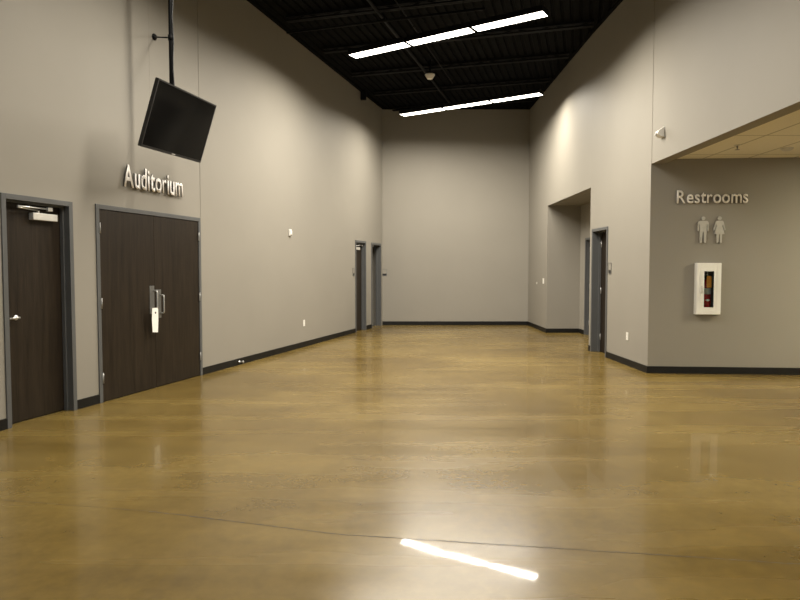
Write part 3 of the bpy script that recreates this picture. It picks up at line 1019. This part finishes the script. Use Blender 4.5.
    tube(bm, [(0.008, -0.07, 0.502), (0.004, -0.02, 0.512)], 0.0015, 6)
    link('inspection_tag', bm, M['orange'], ex, me)
cabinet()

# ------------------------------------------------------------------ small wall fittings
def plate_thing(name, fr, s, z, w, h, label, cat, group=None, kind='outlet'):
    mt = fr.at(s, 0, z)
    root = tag(empty(name, mt), label, cat, group)
    bm = bmesh.new(); box(bm, -w / 2, w / 2, -0.007, -0.0002, -h / 2, h / 2, 0.002)
    link('cover_plate', bm, M['white'], root, mt)
    if kind == 'outlet':
        for dz in (-0.022, 0.022):
            bm = bmesh.new(); box(bm, -0.016, 0.016, -0.009, -0.007, dz - 0.014, dz + 0.014, 0.001)
            r = link('receptacle', bm, M['white'], root, mt)
            bm = bmesh.new()
            box(bm, -0.008, -0.006, -0.0095, -0.009, dz - 0.003, dz + 0.006); box(bm, 0.006, 0.008, -0.0095, -0.009, dz - 0.003, dz + 0.006)
            link('slots', bm, M['black'], r, mt)
    elif kind == 'switch':
        bm = bmesh.new(); box(bm, -0.016, 0.016, -0.010, -0.007, -0.033, 0.033, 0.001)
        link('rocker', bm, M['white'], root, mt)
    return root
plate_thing('wall_outlet', FL, 12.697, 0.457, 0.075, 0.12, 'white wall outlet low on the left wall between the double doors and far doors', 'outlet', 'white wall outlets')
plate_thing('wall_outlet', FN, 1.816, 0.45, 0.075, 0.12, 'white wall outlet low on the right wall beside the near right door', 'outlet', 'white wall outlets')
plate_thing('light_switch', FR, 1.764, 1.208, 0.14, 0.13, 'pale light switch on the far right wall beside the alcove', 'switch', kind='switch')
plate_thing('thermostat_button', FR, 1.06, 1.146, 0.045, 0.05, 'tiny pale button plate left of the light switch by the alcove', 'switch', kind='none')

# strobe alarm on the left wall
mt = FL.at(12.096, 0, 2.145)
st = tag(empty('alarm_strobe', mt), 'small white alarm strobe alone high on the left wall', 'alarm')
bm = bmesh.new(); box(bm, -0.042, 0.042, -0.03, -0.0002, -0.06, 0.06, 0.006)
link('body', bm, M['white'], st, mt)
bm = bmesh.new(); prism(bm, [(-0.022, -0.034), (0.022, -0.034), (0.022, 0.03), (-0.022, 0.03)], -0.044, -0.03)
link('lens', bm, M['white'], st, mt)
bm = bmesh.new(); box(bm, -0.03, 0.03, -0.036, -0.0302, -0.056, -0.042)
link('grille', bm, M['plate'], st, mt)

# wedge shaped motion sensor by the restroom opening
mt = FH.at(0.39, 0, 3.31)
ms = tag(empty('motion_sensor', mt), 'small white wedge shaped sensor on the wall above the restroom opening corner', 'sensor')
bm = bmesh.new()
pr = [(0.0, 0.075), (0.0, -0.065), (-0.055, -0.055), (-0.095, -0.02), (-0.085, 0.02)]
lft = [bm.verts.new((-0.055, y, z)) for y, z in pr]; rgt = [bm.verts.new((0.055, y, z)) for y, z in pr]
bm.faces.new(lft); bm.faces.new(rgt[::-1])
for i in range(5):
    bm.faces.new((lft[i], lft[(i + 1) % 5], rgt[(i + 1) % 5], rgt[i]))
link('body', bm, M['white'], ms, mt, bevel=0.006)
bm = bmesh.new(); lathe(bm, [(0.026, 0.0), (0.022, -0.012), (0.01, -0.018)], (0, -0.088, -0.015), 'Y', 16)
link('lens', bm, M['label'], ms, mt)

# room name plates beside the doors
def name_plate(fr, s, z, label):
    mt = fr.at(s, 0, z)
    root = tag(empty('room_sign', mt), label, 'sign')
    bm = bmesh.new()
    for q in ((-0.062, 0.062, -0.09, -0.08), (-0.062, 0.062, 0.08, 0.09), (-0.062, -0.053, -0.08, 0.09), (0.053, 0.062, -0.08, 0.09)):
        box(bm, q[0], q[1], -0.009, -0.0002, q[2], q[3])
    link('border', bm, M['plate'], root, mt)
    bm = bmesh.new(); box(bm, -0.053, 0.053, -0.006, -0.0002, -0.03, 0.08)
    link('upper_panel', bm, M['paint'], root, mt)
    bm = bmesh.new(); box(bm, -0.053, 0.053, -0.007, -0.0002, -0.08, -0.03)
    link('lower_panel', bm, M['black'], root, mt)
name_plate(FN, 1.03, 1.50, 'room sign with a dark lower band beside the near right door')
name_plate(FL, 15.468, 1.424, 'room sign left of the closed far left door')
name_plate(FB, 0.066, 1.405, 'room sign on the far end wall next to the open far left doorway')

# door stop at the foot of the left wall
mt = FL.at(10.256, 0, 0)
ds = tag(empty('door_stop', mt), 'small shiny door stop at the foot of the left wall beyond the double doors', 'door stop')
bm = bmesh.new()
lathe(bm, [(0.02, -0.014), (0.02, -0.02), (0.010, -0.024), (0.010, -0.07), (0.016, -0.072)], (0, 0, 0.05), 'Y', 16)
link('stem', bm, M['metal'], ds, mt)
bm = bmesh.new(); lathe(bm, [(0.019, -0.072), (0.02, -0.08), (0.016, -0.092)], (0, 0, 0.05), 'Y', 16)
link('bumper', bm, M['hinge'], ds, mt)

# sprinkler head and round speaker in the tile ceiling
t = tag(empty('fire_sprinkler', loc=(4.20, 8.05, TILE)), 'small pendent sprinkler in the tile ceiling near the restroom wall', 'sprinkler')
bm = bmesh.new(); lathe(bm, [(0.04, -0.0005), (0.04, -0.006), (0.018, -0.010)], seg=20)
link('escutcheon', bm, M['silver'], t)
bm = bmesh.new(); lathe(bm, [(0.01, -0.008), (0.01, -0.03), (0.006, -0.045), (0.006, -0.055), (0.028, -0.057), (0.028, -0.06)], seg=16)
link('deflector', bm, M['plate'], t)
t = tag(empty('ceiling_detector', loc=(4.94, 8.25, TILE)), 'round low detector in the tile ceiling beside the sprinkler head', 'detector')
bm = bmesh.new(); lathe(bm, [(0.075, -0.0005), (0.075, -0.012), (0.05, -0.034), (0.03, -0.038)], seg=24)
link('body', bm, M['silver'], t)
